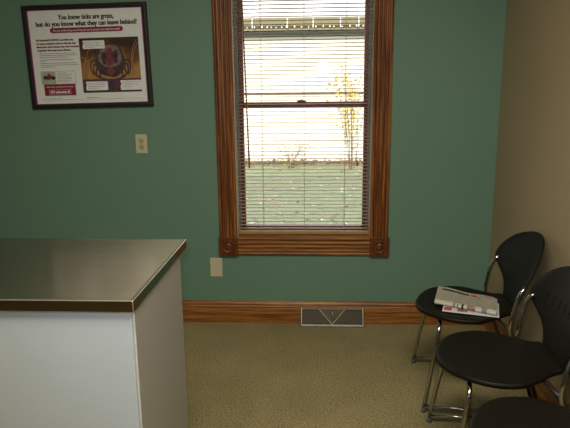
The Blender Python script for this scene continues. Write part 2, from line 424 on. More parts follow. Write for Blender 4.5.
# ---------------------------------------------------------------- blind
BZ0, BZ1 = 0.599, 2.14
blind = tagp(empty('window_blind', ((WX0+WX1)/2, D+0.014, WZ0+0.010)), 'tan horizontal mini blind with open slats hanging inside the oak window frame', 'blind')
BX0, BX1 = WX0+0.009, WX1-0.007
BY = D+0.014
BO = Vector(blind.location)
def bl(name, bm, mat, parent=blind, **k):
    o = obj(name, bm, mat, parent=parent, **k)
    if parent is blind: o.location = -BO
    return o
def slat_mesh():
    bm = bmesh.new(); nseg = 6; w = 0.0125; th = 0.001
    prof = [(-w+2*w*i/nseg, 0.0027*(1-((2*i/nseg)-1)**2)) for i in range(nseg+1)]
    prof = prof+[(y, z-th) for y, z in prof[::-1]]
    extrude_profile(bm, prof, BX0-BO.x, BX1-BO.x, lambda u, v, t: (t, u, v)); return bm
pitch = 0.0213
s0 = None; z = BZ0+0.012; i = 0
while z < BZ1-0.02:
    if s0 is None: s0 = obj('slat', slat_mesh(), M['slat'], parent=blind); o = s0
    else:
        o = s0.copy(); COL.objects.link(o)
    o.location = (0, 0, z-BO.z); o.rotation_euler = (math.radians(random.uniform(-0.7, 0.7)-2.0), math.radians(random.uniform(-0.06, 0.06)), 0)
    z += pitch
bm = bmesh.new()
extrude_profile(bm, [(-0.0125, 0.000), (-0.0135, 0.006), (-0.0135, 0.017), (-0.011, 0.021), (0, 0.023), (0.011, 0.021), (0.0135, 0.017), (0.0135, 0.006), (0.0125, 0)],
                BX0, BX1, lambda u, v, t: (t, BY+u, 0.5755+v))
bl('bottom_rail', bm, M['rail'], bevel=0.001)
bl('head_rail', one_box(BX0, BX1, BY-0.014, BY+0.014, 2.14, 2.18), M['rail'], bevel=0.002)
for x in (-0.3155, -0.067, 0.1735):
    bm = bmesh.new()
    for dy in (-0.0135, 0.0135): tube(bm, [(x, BY+dy, 0.578), (x, BY+dy, 2.15)], 0.0007, 6)
    tube(bm, [(x+0.004, BY, 0.578), (x+0.004, BY, 2.15)], 0.0008, 6)
    bl('ladder_cord', bm, M['cord'])
bm = bmesh.new()
wt = Vector((-0.417, BY-0.026, 2.12)); wb = Vector((-0.392, BY-0.030, 0.985))
tube(bm, [wt.lerp(wb, t) for t in (0, 0.5, 0.90, 0.905, 0.995, 1.0)], [0.0045, 0.0045, 0.0045, 0.0056, 0.0056, 0.004], 6)
bl('tilt_wand', bm, M['wand'])
bm = bmesh.new(); tube(bm, [(0.225, BY-0.022, 2.14), (0.243, BY-0.024, 1.6), (0.246, BY-0.026, 1.02)], 0.0009, 6)
pc = bl('pull_cord', bm, M['cord'])
bm = bmesh.new(); lathe(bm, [(0, 0.022), (0.003, 0.02), (0.005, 0.010), (0.009, -0.008), (0.009, -0.011), (0, -0.013)], 14, lambda x, y, z: (0.246+x, BY-0.026+y, 1.008+z))
obj('tassel', bm, M['wand'], parent=pc, smooth=True)

# ---------------------------------------------------------------- exam counter
CXR, CY0, CY1, CZ = -0.479, 1.404, 2.045, 0.900
CXL = -1.95
t = tagp(empty('exam_cabinet', ((CXL+CXR)/2, 1.69, 0)), 'white laminate exam cabinet standing under the stainless steel top', 'cabinet')
to = Vector(t.location)
def cb(name, bm, mat, **k):
    o = obj(name, bm, mat, parent=t, **k); o.location = -to; return o
bx = -0.488
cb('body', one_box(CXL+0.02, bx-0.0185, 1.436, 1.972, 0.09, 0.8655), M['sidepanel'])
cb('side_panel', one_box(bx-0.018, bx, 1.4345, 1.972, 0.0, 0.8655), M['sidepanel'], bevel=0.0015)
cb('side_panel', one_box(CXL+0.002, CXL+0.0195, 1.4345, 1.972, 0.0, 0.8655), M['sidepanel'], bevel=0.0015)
cb('edge_band', one_box(bx-0.0055, bx+0.0012, 1.4315, 1.4342, 0.0, 0.8655), M['edgeband'])
cb('toe_kick', one_box(CXL+0.02, bx-0.0185, 1.50, 1.515, 0.0, 0.09), M['gapdark'])
for k in range(2):
    xa = CXL+0.004 if k == 0 else -1.212; xb = -1.216 if k == 0 else bx-0.0025
    dr = cb('door', one_box(xa, xb, 1.4145, 1.4305, 0.095, 0.861), M['laminate'], bevel=0.0012)
top = tagp(empty('countertop', ((CXL+CXR)/2, 1.72, 0.866)), 'brushed stainless steel worktop lying on the white exam cabinet', 'worktop')
bm = bmesh.new()
# slab with a slightly raised marine rim
rim = 0.010
def rect(x0, x1, y0, y1, z): return [bm.verts.new(p) for p in ((x0, y0, z), (x1, y0, z), (x1, y1, z), (x0, y1, z))]
X0, X1, Y0, Y1 = CXL-0.01-top.location.x, CXR-top.location.x, CY0-top.location.y, CY1-top.location.y
R1 = rect(X0, X1, Y0, Y1, 0.0); R2 = rect(X0, X1, Y0, Y1, 0.034)
R3 = rect(X0+0.004, X1-0.004, Y0+0.004, Y1-0.004, 0.034); R4 = rect(X0+rim, X1-rim, Y0+rim, Y1-rim, 0.0334)
for A, B in ((R1, R2), (R2, R3), (R3, R4)):
    for k in range(4): bm.faces.new((A[k], A[(k+1) % 4], B[(k+1) % 4], B[k])).material_index = 1 if B is R4 else 0
bm.faces.new(R4).material_index = 1; bm.faces.new(R1[::-1])
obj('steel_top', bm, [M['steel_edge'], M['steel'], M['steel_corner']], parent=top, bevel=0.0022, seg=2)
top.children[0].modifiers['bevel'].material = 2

# ---------------------------------------------------------------- chairs
def sp(xs, ys, x):
    """monotone-ish cubic through points"""
    n = len(xs)
    if x <= xs[0]: return ys[0]
    if x >= xs[-1]: return ys[-1]
    for i in range(n-1):
        if xs[i] <= x <= xs[i+1]: break
    h = xs[i+1]-xs[i]; t = (x-xs[i])/h
    def sl(j):
        if j == 0: return (ys[1]-ys[0])/(xs[1]-xs[0])
        if j == n-1: return (ys[-1]-ys[-2])/(xs[-1]-xs[-2])
        return (ys[j+1]-ys[j-1])/(xs[j+1]-xs[j-1])
    m0, m1 = sl(i)*h, sl(i+1)*h
    return (2*t**3-3*t*t+1)*ys[i]+(t**3-2*t*t+t)*m0+(-2*t**3+3*t*t)*ys[i+1]+(t**3-t*t)*m1

# local chair frame: forward = -X world (local -x is the front), s = local y, z up
def seat_bm():
    """teardrop seat: wide rounded front, narrow waist at the rear"""
    half = [(0.213, 0.0), (0.210, 0.035), (0.200, 0.075), (0.175, 0.130), (0.135, 0.180), (0.08, 0.215), (0.02, 0.230), (-0.04, 0.226), (-0.095, 0.195), (-0.145, 0.155), (-0.182, 0.130), (-0.213, 0.120)]
    h2 = [tuple(p) for p in catmull([(f, w, 0) for f, w in half], 4)]
    loop = [(p[0], p[1]) for p in h2]
    loop = loop+[(-0.220, 0.06), (-0.222, 0), (-0.220, -0.06)]+[(f, -w) for f, w in loop[::-1][:-1]]
    bm = bmesh.new()
    cx = 0.0
    def zt(f, s, r):
        d = 0.447-0.014*(1-r*r)                       # dished
        d -= 0.016*max(0, (f-0.10)/0.11)**2             # waterfall front
        d += 0.012*max(0, (-f-0.12)/0.11)**2            # rises to the back
        return d
    rings = []
    prof = [(0.15, 0), (0.35, 0), (0.55, 0), (0.72, 0), (0.85, 0), (0.93, 0), (0.975, -0.0015), (0.995, -0.006), (1.0, -0.012), (0.992, -0.019), (0.965, -0.023), (0.9, -0.024), (0.7, -0.024), (0.4, -0.024), (0.15, -0.024)]
    for r, dz in prof:
        rings.append([bm.verts.new((-(cx+(f-cx)*r), s*r, zt(f*r, s*r, min(r, 1))+dz)) for f, s in loop])
    n = len(loop)
    for A, B in zip(rings, rings[1:]):
        for k in range(n): bm.faces.new((A[k], A[(k+1) % n], B[(k+1) % n], B[k]))
    for Rg, sgn in ((rings[0], 1), (rings[-1], -1)):
        z0 = sum(v.co.z for v in Rg)/n; c = bm.verts.new((0, 0, z0-0.0002*sgn))
        for k in range(n): bm.faces.new((Rg[k], Rg[(k+1) % n], c))
    return bm

BZ = [0.398, 0.408, 0.43, 0.47, 0.51, 0.55, 0.58, 0.603, 0.636, 0.674, 0.712, 0.745, 0.769, 0.781, 0.785]
BW = [0.02, 0.062, 0.108, 0.120, 0.148, 0.196, 0.246, 0.268, 0.270, 0.254, 0.222, 0.174, 0.110, 0.055, 0.01]
CZs = [0.398, 0.44, 0.50, 0.60, 0.70, 0.785]
CF = [-0.216, -0.220, -0.234, -0.262, -0.297, -0.332]
def back_f(s, z):
    conc = 0.80*(s*s)*(1.0 if z > 0.55 else max(0.2, (z-0.40)/0.15))
    return sp(CZs, CF, z)+conc
def back_bm():
    bm = bmesh.new(); nu, th = 26, 0.010
    zs = []
    for a, b in zip(BZ, BZ[1:]):
        for k in range(3): zs.append(a+(b-a)*k/3)
    zs.append(BZ[-1])
    F, B = [], []
    for z in zs:
        w = sp(BZ, BW, z); ra, rb = [], []
        for k in range(nu+1):
            u = -1+2*k/nu; s = w*u
            ed = min(1, (1-abs(u))*w/0.010, (z-BZ[0])/0.008+0.15, (BZ[-1]-z)/0.008+0.15)
            hth = th/2*math.sqrt(max(0.02, 1-(1-ed)**2))
            f = back_f(s, z)
            ra.append(bm.verts.new((-(f+hth), s, z))); rb.append(bm.verts.new((-(f-hth), s, z)))
        F.append(ra); B.append(rb)
    for G, rev in ((F, 0), (B, 1)):
        for A, C in zip(G, G[1:]):
            for k in range(nu): bm.faces.new((A[k], A[k+1], C[k+1], C[k]))
    for j in range(len(zs)-1):
        for k in (0, nu): bm.faces.new((F[j][k], F[j+1][k], B[j+1][k], B[j][k]))
    for j in (0, -1):
        for k in range(nu): bm.faces.new((F[j][k], F[j][k+1], B[j][k+1], B[j][k]))
    return bm

def cut_slots(o):
    """row of slanted slits through the backrest"""
    bm = bmesh.new()
    for k in range(9):
        s = -0.168+k*0.042
        z = 0.618-0.012*abs(k-4)/4*0
        L = 0.026 if k not in (0, 8) else 0.032
        f = back_f(s, z); sl = math.radians(12)
        vs = []
        for dx in (-0.05, 0.05):
            for ds, dz in ((-0.0016, -L), (0.0016, -L), (0.0028, 0), (0.0016, L), (-0.0016, L), (-0.0028, 0)):
                dz2 = dz*0.8
                vs.append(bm.verts.new((-f+dx-0.28*(-dz2), s+ds+dz2*0.10, z+dz2)))
        n = 6
        for i in range(n): bm.faces.new((vs[i], vs[(i+1) % n], vs[n+(i+1) % n], vs[n+i]))
        bm.faces.new(vs[:n]); bm.faces.new(vs[n:][::-1])
    bmesh.ops.recalc_face_normals(bm, faces=bm.faces[:])
    me = bpy.data.meshes.new('cut'); bm.to_mesh(me); bm.free()
    c = bpy.data.objects.new('cut', me); COL.objects.link(c)
    c.parent = o.parent
    md = o.modifiers.new('slots', 'BOOLEAN'); md.operation = 'DIFFERENCE'; md.object = c; md.solver = 'EXACT'
    dg = bpy.context.evaluated_depsgraph_get(); dg.update()
    nm = bpy.data.meshes.new_from_object(o.evaluated_get(dg))
    o.modifiers.clear(); old = o.data; o.data = nm; nm.name = 'backrest'; nm.set_sharp_from_angle(angle=math.radians(38))
    bpy.data.objects.remove(c); bpy.data.meshes.remove(me)

TR = 0.0092
def make_chair():
    root = empty('waiting_room_chair')
    st = obj('seat', seat_bm(), M['plastic'], parent=root, smooth=True)
    bk = obj('backrest', back_bm(), M['plastic'], parent=root, smooth=True)
    cut_slots(bk)
    def P(f, s, z): return (-f, s, z)
    for g in (1, -1):
        # rear leg and upright in one bent tube
        bm = bmesh.new()
        tube(bm, fillet([P(-0.216, g*0.240, 0.606), P(-0.196, g*0.249, 0.585), P(-0.178, g*0.252, 0.535), P(-0.160, g*0.250, 0.415), P(-0.300, g*0.254, 0.026)], 0.03), TR)
        obj('leg', bm, M['chrome'], parent=root, smooth=True)
        # front leg rising from the runner and turning in under the seat
        bm = bmesh.new()
        tube(bm, fillet([P(0.185, g*0.243, 0.022), P(0.165, g*0.236, 0.16), P(0.128, g*0.205, 0.385), P(0.120, g*0.165, 0.412), P(0.118, 0.0, 0.412)], 0.05, 8), TR)
        obj('leg', bm, M['chrome'], parent=root, smooth=True)
        bm = bmesh.new(); tube(bm, fillet([P(-0.300, g*0.254, 0.026), P(-0.06, g*0.250, 0.026), P(0.186, g*0.243, 0.026)], 0.03), TR)
        rn = obj('runner', bm, M['chrome'], parent=root, smooth=True)
        for f, s in ((0.186, 0.243), (-0.300, 0.254)):
            bm = bmesh.new(); lathe(bm, [(0, 0), (0.009, 0), (0.0112, 0.003), (0.0112, 0.016), (0.009, 0.019), (0, 0.02)], 14, lambda x, y, z: (-f+x, g*s+y, z))
            obj('foot_glide', bm, M['glide'], parent=rn, smooth=True)
    bm = bmesh.new(); tube(bm, fillet([P(-0.164, 0.252, 0.412), P(-0.140, 0.14, 0.415), P(-0.140, -0.14, 0.415), P(-0.164, -0.252, 0.412)], 0.05), 0.008)
    obj('cross_bar', bm, M['blackmetal'], parent=root, smooth=True)
    return root

def copy_tree(o, parent=None):
    c = o.copy(); COL.objects.link(c); c.parent = parent
    for ch in list(o.children): copy_tree(ch, c)
    return c
CH = [(0.695, 2.620, 4.0, 'black plastic chrome framed chair nearest the green wall, with newspaper on its seat'),
      (0.677, 2.060, 2.5, 'middle black plastic chair with an empty seat between the newspaper chair and the nearest chair'),
      (0.668, 1.530, 4.0, 'nearest black plastic chair, mostly cut off at the bottom right corner')]
ch0 = make_chair()
kids0 = [ch0]
for i in (1, 2): kids0.append(copy_tree(ch0))
for r, (x, y, a, lab) in zip(kids0, CH):
    r.location = (x, y, 0); r.rotation_euler = (0, 0, math.radians(-a))
    tagp(r, lab, 'chair', 'black chairs along the right wall')

# ---------------------------------------------------------------- papers on the chair
SEATZ = 0.4455
ma_ = math.atan2(-0.070, 0.233)
mag = tagp(empty('magazine', (0.577, 2.492, SEATZ), (0, 0, ma_)), 'thin white glossy magazine lying under the newspaper on the far chair seat', 'magazine')
obj('pages', one_box(0, 0.244, 0.0, 0.172, 0.0, 0.0045), M['mag'], parent=mag, bevel=0.001)
obj('cover_photo', one_box(0.006, 0.04, 0.012, 0.05, 0.0045, 0.005), M['magred'], parent=mag)
obj('cover_photo', one_box(0.065, 0.11, 0.012, 0.05, 0.0045, 0.005), M['photoink'], parent=mag)

na_ = math.atan2(-0.140, 0.241)
npr = tagp(empty('newspaper', (0.556, 2.565, SEATZ+0.0052), (0, 0, na_)), 'folded newspaper resting on a thin white magazine on the far chair seat', 'newspaper')
LEN, SK = 0.279, -0.22
def lift(x, y):
    """height of the top page: low along the fold, lifted at its far left corner"""
    a = max(0, y-0.02)/0.13
    return 0.0235+0.015*a*(1-0.65*x/LEN)-0.006*math.sin(PI*min(1, a))*(x/LEN)+0.0025*math.sin(x*34)*a
def pshape(prof, x0, x1, nx, name, mat, closed=True):
    bm = bmesh.new(); R_ = []
    for i in range(nx+1):
        x = x0+(x1-x0)*i/nx
        R_.append([bm.verts.new((x+SK*max(0, y-0.01), y, z if z >= 0 else lift(x, y)-abs(z)+0.00001)) for y, z in prof])
    m = len(prof)
    for A, B in zip(R_, R_[1:]):
        for k in range(m if closed else m-1): bm.faces.new((A[k], A[(k+1) % m], B[(k+1) % m], B[k]))
    if closed: bm.faces.new(R_[0]); bm.faces.new(R_[-1][::-1])
    return bm
fold = []
for k in range(9):
    a_ = -PI/2-PI*k/8
    fold.append((0.0125+0.0125*math.cos(a_), 0.0118+0.0118*math.sin(a_)))
low = fold+[(0.02+0.013*k, -0.0022) for k in range(11)]+[(0.152, 0.006), (0.152, 0.0)]
bm = pshape(low, 0, LEN, 14, 'x', None)
for f in bm.faces: f.material_index = 1 if f.calc_center_median().y < 0.0125 else 0
obj('folded_pages', bm, [M['news'], M['newsfold']], parent=npr)
topp = [(0.010+0.0145*k, -0.0001) for k in range(11)]
topp = topp+[(y, -0.0012) for y, z in topp[::-1]]
obj('top_page', pshape(topp, -0.002, LEN-0.012, 16, 'x', None), M['news'], parent=npr)
def patch(name, xa, xb, ya, yb, mat, slope=0.0):
    bm = bmesh.new(); n = 8; g = []
    for i in range(n+1):
        x = xa+(xb-xa)*i/n
        g.append([bm.verts.new((x+SK*(y-0.01), y, lift(x, y)+0.0006)) for y in [ya+(yb-ya)*j/4 for j in range(5)]])
    for A, B in zip(g, g[1:]):
        for j in range(4): bm.faces.new((A[j], A[j+1], B[j+1], B[j]))
    obj(name, bm, M[mat], parent=npr)
patch('headline', 0.022, 0.150, 0.122, 0.137, 'slot')
patch('red_banner', 0.158, 0.186, 0.118, 0.138, 'magred')
patch('page_photo', 0.188, 0.205, 0.105, 0.128, 'greyink')
patch('red_banner', 0.215, 0.26, 0.139, 0.146, 'magred')
for xa, xb, mt in ((0.150, 0.188, 'photoink'), (0.085, 0.098, 'greyink'), (0.104, 0.112, 'greyink'), (0.125, 0.135, 'slot'), (0.215, 0.238, 'greyink')):
    bm = bmesh.new(); vs = []
    for k in range(2, 9):
        a_ = -PI/2-PI*k/8
        y, z_ = 0.0125+0.0131*math.cos(a_), 0.0118+0.0124*math.sin(a_)
        vs.append((bm.verts.new((xa, y, z_)), bm.verts.new((xb, y, z_))))
    for A, B in zip(vs, vs[1:]): bm.faces.new((A[0], B[0], B[1], A[1]))
    obj('fold_print', bm, M[mt], parent=npr)

# ---------------------------------------------------------------- wall plates
out = tagp(empty('wall_outlet', (-1.0395, D, 1.1315)), 'ivory duplex electrical outlet on the green wall below the framed poster', 'outlet')
obj('cover_plate', one_box(-0.035, 0.035, -0.006, 0, -0.057, 0.057), M['ivory'], parent=out, bevel=0.003)
for dz in (0.0195, -0.0195):
    bm = bmesh.new()
    prof = []
    for k in range(24):
        a_ = 2*PI*k/24; prof.append((0.0168*math.cos(a_), max(-0.0138, min(0.0138, 0.0172*math.sin(a_)))))
    extrude_profile(bm, prof, -0.0085, -0.005, lambda u, v, t_: (u, t_, dz+v))
    rc = obj('receptacle', bm, M['ivory_dark'], parent=out)
    bm = bmesh.new()
    box(bm, -0.0078, -0.0052, -0.0092, -0.0084, dz-0.001, dz+0.008); box(bm, 0.0052, 0.0078, -0.0092, -0.0084, dz, dz+0.007)
    lathe(bm, [(0, 0), (0.0028, 0), (0.0028, 0.0008), (0, 0.0008)], 12, lambda x, y, z: (x, -0.0084-z, dz-0.007+y))
    obj('slot', bm, M['slot'], parent=rc)
bm = bmesh.new(); lathe(bm, [(0.0034, 0), (0.003, 0.0012), (0, 0.0016)], 14, lambda x, y, z: (x, -0.006-z, y)); obj('screw', bm, M['screw'], parent=out)
pl = tagp(empty('blank_wall_plate', (-0.6155, D, 0.3625)), 'plain ivory blank wall plate low on the green wall left of the window', 'wall plate')
obj('cover_plate', one_box(-0.0385, 0.0385, -0.007, 0, -0.0615, 0.0615), M['ivory'], parent=pl, bevel=0.0035)
for dz in (0.042, -0.042):
    bm = bmesh.new(); lathe(bm, [(0.0032, 0), (0.0028, 0.001), (0, 0.0013)], 14, lambda x, y, z: (x, -0.007-z, dz+y)); obj('screw', bm, M['ivory'], parent=pl)

# ---------------------------------------------------------------- floor register
VX0, VX1 = -0.0875, 0.2975
ve = tagp(empty('baseboard_register', ((VX0+VX1)/2, D-0.0145, 0)), 'metal baseboard heating register with a V shaped bar, below the window at the carpet', 'vent')
W2 = (VX1-VX0)/2
yt, yb_, zt_, zb_ = -0.006, -0.055, 0.104, 0.016         # sloped face from top to bottom
def face(z): return yt+(yb_-yt)*(zt_-z)/(zt_-zb_)
bm = bmesh.new()
SL = [(0, 0.112), (yt-0.004, 0.112), (yt-0.006, zt_-0.006), (yt+0.002, zt_-0.006), (yt+0.002, 0.1), (0, 0.1)]
extrude_profile(bm, SL, -W2, W2, lambda u, v, t_: (t_, u, v))
obj('top_flange', bm, M['ventbright'], parent=ve)
bm = bmesh.new()
extrude_profile(bm, [(0, 0), (yb_-0.006, 0), (yb_-0.008, 0.011), (yb_-0.003, 0.019), (yb_+0.006, 0.019), (yb_+0.006, 0.004), (0, 0.004)], -W2, W2, lambda u, v, t_: (t_, u, v))
obj('bottom_lip', bm, M['ventlip'], parent=ve)
for s in (-1, 1):
    bm = bmesh.new()
    extrude_profile(bm, [(0, 0), (yb_-0.004, 0.002), (yb_-0.005, 0.018), (yt-0.005, 0.110), (0, 0.111)], s*W2-0.006*(s > 0), s*W2+0.006*(s < 0), lambda u, v, t_: (t_, u, v))
    obj('end_cap', bm, M['ventmetal'], parent=ve)
bm = bmesh.new(); extrude_profile(bm, [(0, 0.006), (face(0.02)+0.012, 0.006), (face(0.02)+0.012, 0.02), (face(0.1)+0.012, 0.1), (0, 0.1)], -W2+0.006, W2-0.006, lambda u, v, t_: (t_, u, v))
obj('back_pan', bm, M['ventback'], parent=ve)
# fins: slanted left and right of the V, level inside it
bm = bmesh.new()
def fin(bm, p, q, r=0.0013):
    (x0, z0), (x1, z1) = p, q
    tube(bm, [(x0, face(z0)+0.004, z0), (x1, face(z1)+0.004, z1)], r, 6)
def xv(z): return 0.014+0.075*(z-0.018)/0.082       # half-opening of the V around its foot
zlo, zhi = 0.019, 0.099
for g in (-1, 1):
    for k in range(17):
        xb = 0.018+k*0.0115; xt = xb+0.055+0.02
        z1 = zhi
        x1 = xb+0.075*(zhi-zlo)/0.08
        if x1 > W2-0.007:
            tt = (W2-0.007-xb)/(x1-xb); x1 = W2-0.007; z1 = zlo+(zhi-zlo)*tt
        if z1 > zlo+0.004: fin(bm, (g*xb, zlo), (g*x1, z1))
for k in range(11):
    z = 0.026+k*0.0067; h = 0.075*(z-zlo)/0.08
    if h > 0.004: fin(bm, (-h, z), (h, z))
obj('louvre_fins', bm, M['ventfin'], parent=ve)
for g in (-1, 1):
    bm = bmesh.new()
    a = Vector((g*0.001, face(zlo)-0.001, zlo)); b = Vector((g*0.080, face(zhi)-0.001, zhi))
    tube(bm, [a, b], 0.0036, 8); obj('divider_bar', bm, M['ventV'], parent=ve)
bm = bmesh.new()
tube(bm, fillet([(0.001, face(0.098)-0.003, 0.100), (0.001, face(0.085)-0.008, 0.088), (0.003, face(0.07)-0.008, 0.073), (-0.002, face(0.066)-0.008, 0.068)], 0.006), 0.003, 8)
obj('damper_lever', bm, M['ventbright'], parent=ve, smooth=True)

# ---------------------------------------------------------------- framed poster
po = tagp(empty('framed_poster', (-1.320, D, 1.639), (PI/2, -0.0165, 0)), 'dark framed notice about ticks hanging slightly crooked on the green wall', 'poster')
PW, PH, IW, IH = 0.728, 0.583, 0.664, 0.526
def ring(bm, w0, h0, w1, h1, z0, z1):
    for (a, b, c, d) in ((-w0/2, w0/2, -h0/2, -h1/2), (-w0/2, w0/2, h1/2, h0/2), (-w0/2, -w1/2, -h1/2, h1/2), (w1/2, w0/2, -h1/2, h1/2)):
        box(bm, a, b, c, d, z0, z1)
bm = bmesh.new()
prof = [(0, 0), (0, 0.017), (0.003, 0.020), (0.014, 0.021), (0.0235, 0.0195), (0.0255, 0.017), (0.0255, 0)]
# mitred moulding
cor = [(-1, -1), (1, -1), (1, 1), (-1, 1)]
loops = [[bm.verts.new((sx*(PW/2-u), sy*(PH/2-u), v)) for u, v in prof] for sx, sy in cor]
for i in range(4):
    A, B = loops[i], loops[(i+1) % 4]
    for k in range(len(prof)): bm.faces.new((A[k], A[(k+1) % len(prof)], B[(k+1) % len(prof)], B[k]))
obj('frame', bm, M['frame'], parent=po)
bm = bmesh.new(); ring(bm, PW-0.051, PH-0.051, IW, IH, 0.002, 0.013)
obj('frame_liner', bm, M['matline'], parent=po)
obj('backing', one_box(-PW/2+0.01, PW/2-0.01, -PH/2+0.01, PH/2-0.01, 0.0005, 0.006), M['frame'], parent=po)
sheet_o = obj('printed_sheet', one_box(-IW/2, IW/2, -IH/2, IH/2, 0.006, 0.009), M['paper'], parent=po)
Z = 0.0092
def quad(name, u0, u1, v0, v1, mat, lvl=0, rad=0.0, n=5, par=None):
    bm = bmesh.new()
    zt2 = Z+0.00035*lvl
    if rad:
        pts = []
        for cx, cy, a0 in ((u1-rad, v1-rad, 0), (u0+rad, v1-rad, PI/2), (u0+rad, v0+rad, PI), (u1-rad, v0+rad, 1.5*PI)):
            for k in range(n+1): pts.append((cx+rad*math.cos(a0+PI/2*k/n), cy+rad*math.sin(a0+PI/2*k/n)))
    else: pts = [(u0, v0), (u1, v0), (u1, v1), (u0, v1)]
    extrude_profile(bm, pts, zt2-0.0003, zt2, lambda u, v, t_: (u, v, t_))
    return obj(name, bm, mat, parent=par or po)
def poly(name, pts, mat, lvl):
    bm = bmesh.new(); zt2 = Z+0.00035*lvl
    extrude_profile(bm, pts, zt2-0.0003, zt2, lambda u, v, t_: (u, v, t_)); return obj(name, bm, mat, parent=po)
def text(name, s, uc, vc, width, height, mat, lvl, bold=0.0, align='C', parent=None):
    """lettering as flat mesh, scaled to the given width and cap height"""
    cu = bpy.data.curves.new(name, 'FONT'); cu.body = s; cu.size = 1; cu.offset = min(bold, 0.018); cu.extrude = 0
    tmp = bpy.data.objects.new(name, cu); COL.objects.link(tmp)
    dg = bpy.context.evaluated_depsgraph_get(); dg.update()
    me = bpy.data.meshes.new_from_object(tmp.evaluated_get(dg))
    bpy.data.objects.remove(tmp); bpy.data.curves.remove(cu)
    xs = [v.co.x for v in me.vertices]; x0, x1 = min(xs), max(xs)
    sx = width/(x1-x0); sy = height/0.70
    for v in me.vertices:
        v.co.x = (v.co.x-x0)*sx-(width/2 if align == 'C' else 0)+uc
        v.co.y = (v.co.y-0.35)*sy+vc
        v.co.z = Z+0.00035*lvl
    if bold > 0.018:
        bm = bmesh.new(); bm.from_mesh(me); g0 = bm.verts[:]+bm.edges[:]+bm.faces[:]
        for du in (-0.0011, 0.0011):
            d = bmesh.ops.duplicate(bm, geom=g0)['geom']
            for v in d:
                if isinstance(v, bmesh.types.BMVert): v.co.x += du; v.co.z += 0.00002*(1 if du > 0 else -1)
        bm.to_mesh(me); bm.free()
    me.materials.clear(); me.materials.append(mat)
    o = bpy.data.objects.new(name, me); COL.objects.link(o); o.parent = parent or po
    return o
text('headline_text', 'You know ticks are gross,', 0.006, 0.224, 0.325, 0.0265, M['ink'], 1, 0.04)
text('headline_text', 'but do you know what they can leave behind?', 0.006, 0.188, 0.592, 0.0265, M['ink'], 1, 0.04)
pill = quad('pill_banner', -0.211, 0.219, 0.137, 0.165, M['crimson'], 1, 0.0138)
text('banner_text', 'Are you really doing everything you can to protect your dog from ticks?', 0.004, 0.151, 0.395, 0.0105, M['whiteink'], 2, 0.012)
for k, (s, w) in enumerate((('K9 advantix\u00ae II REPELS and kills ticks,', 0.222), ('& repels mosquitoes about to bite the dog.', 0.232), ("Most ticks don't attach, they can't transmit", 0.248), ('organisms that may cause disease.', 0.20))):
    text('intro_text', s, -0.298, 0.099-0.0187*k, w, 0.0100, M['maroon'], 1, 0.02, 'L')
def greek(name, u0, u1, v, mat, lvl, h=0.0032):
    """a row of print too fine to read: short dashes of word length"""
    bm = bmesh.new(); u = u0; zt2 = Z+0.00035*lvl
    while u < u1-0.004:
        w = random.uniform(0.006, 0.017); e = min(u+w, u1)
        box(bm, u, e, v-h/2, v+h/2, zt2-0.0003, zt2); u = e+0.0028
    return obj(name, bm, mat, parent=po)
for k, (v, w) in enumerate(((0.024, 0.215), (0.0135, 0.222), (0.003, 0.16), (-0.011, 0.20), (-0.020, 0.025), (-0.031, 0.215), (-0.0415, 0.222), (-0.0515, 0.085))):
    greek('fine_print', -0.287, -0.287+w, v, M['greyink'], 1)
quad('caption_box', -0.295, -0.086, -0.152, -0.076, M['greyink'], 1, 0.010)
quad('caption_panel', -0.2935, -0.0875, -0.1505, -0.0775, M['paper'], 2, 0.009)
quad('caption_photo', -0.291, -0.205, -0.149, -0.079, M['greenbox'], 3)
def blob(cx, cy, rx, ry, seed, n=18, amp=0.18):
    rnd = random.Random(seed); ph = [rnd.uniform(0, 6.28) for _ in range(3)]
    return [(cx+rx*math.cos(2*PI*k/n)*(1+amp*math.sin(3*2*PI*k/n+ph[0])*0.6+amp*math.sin(5*2*PI*k/n+ph[1])*0.4), cy+ry*math.sin(2*PI*k/n)*(1+amp*math.sin(4*2*PI*k/n+ph[2]))) for k in range(n)]
poly('caption_insect', blob(-0.262, -0.112, 0.020, 0.012, 1), M['bug'], 4)
poly('caption_insect', blob(-0.244, -0.108, 0.014, 0.017, 3), M['bugred'], 5)
poly('caption_insect', blob(-0.222, -0.114, 0.014, 0.011, 2, amp=0.05), M['slot'], 4)
for k in range(7): greek('fine_print', -0.196, -0.196+random.uniform(0.05, 0.098), -0.0865-0.0086*k, M['greyink'], 3, 0.0026)
quad('logo_box', -0.280, -0.092, -0.216, -0.150, M['crimson'], 6)
text('logo_strapline', 'Ask your veterinarian about', -0.186, -0.165, 0.165, 0.0085, M['whiteink'], 7, 0.01)
bm = bmesh.new()
for (a, b, c, d) in ((-0.252, -0.122, -0.2085, -0.2073), (-0.252, -0.122, -0.1832, -0.182), (-0.252, -0.2508, -0.2085, -0.182), (-0.1232, -0.122, -0.2085, -0.182)): box(bm, a, b, c, d, Z+0.0021, Z+0.0025)
obj('logo_outline', bm, M['whiteink'], parent=po)
text('logo_text', 'K9 advantix II', -0.187, -0.195, 0.112, 0.0135, M['whiteink'], 7, 0.02)
for v, w in ((-0.233, 0.12), (-0.2415, 0.24)): greek('footer_print', -0.297, -0.297+w, v, M['greyink'], 1, 0.002)
greek('footer_print', -0.03, 0.045, -0.233, M['greyink'], 1, 0.004)
greek('footer_print', -0.03, 0.30, -0.242, M['greyink'], 1, 0.0016)
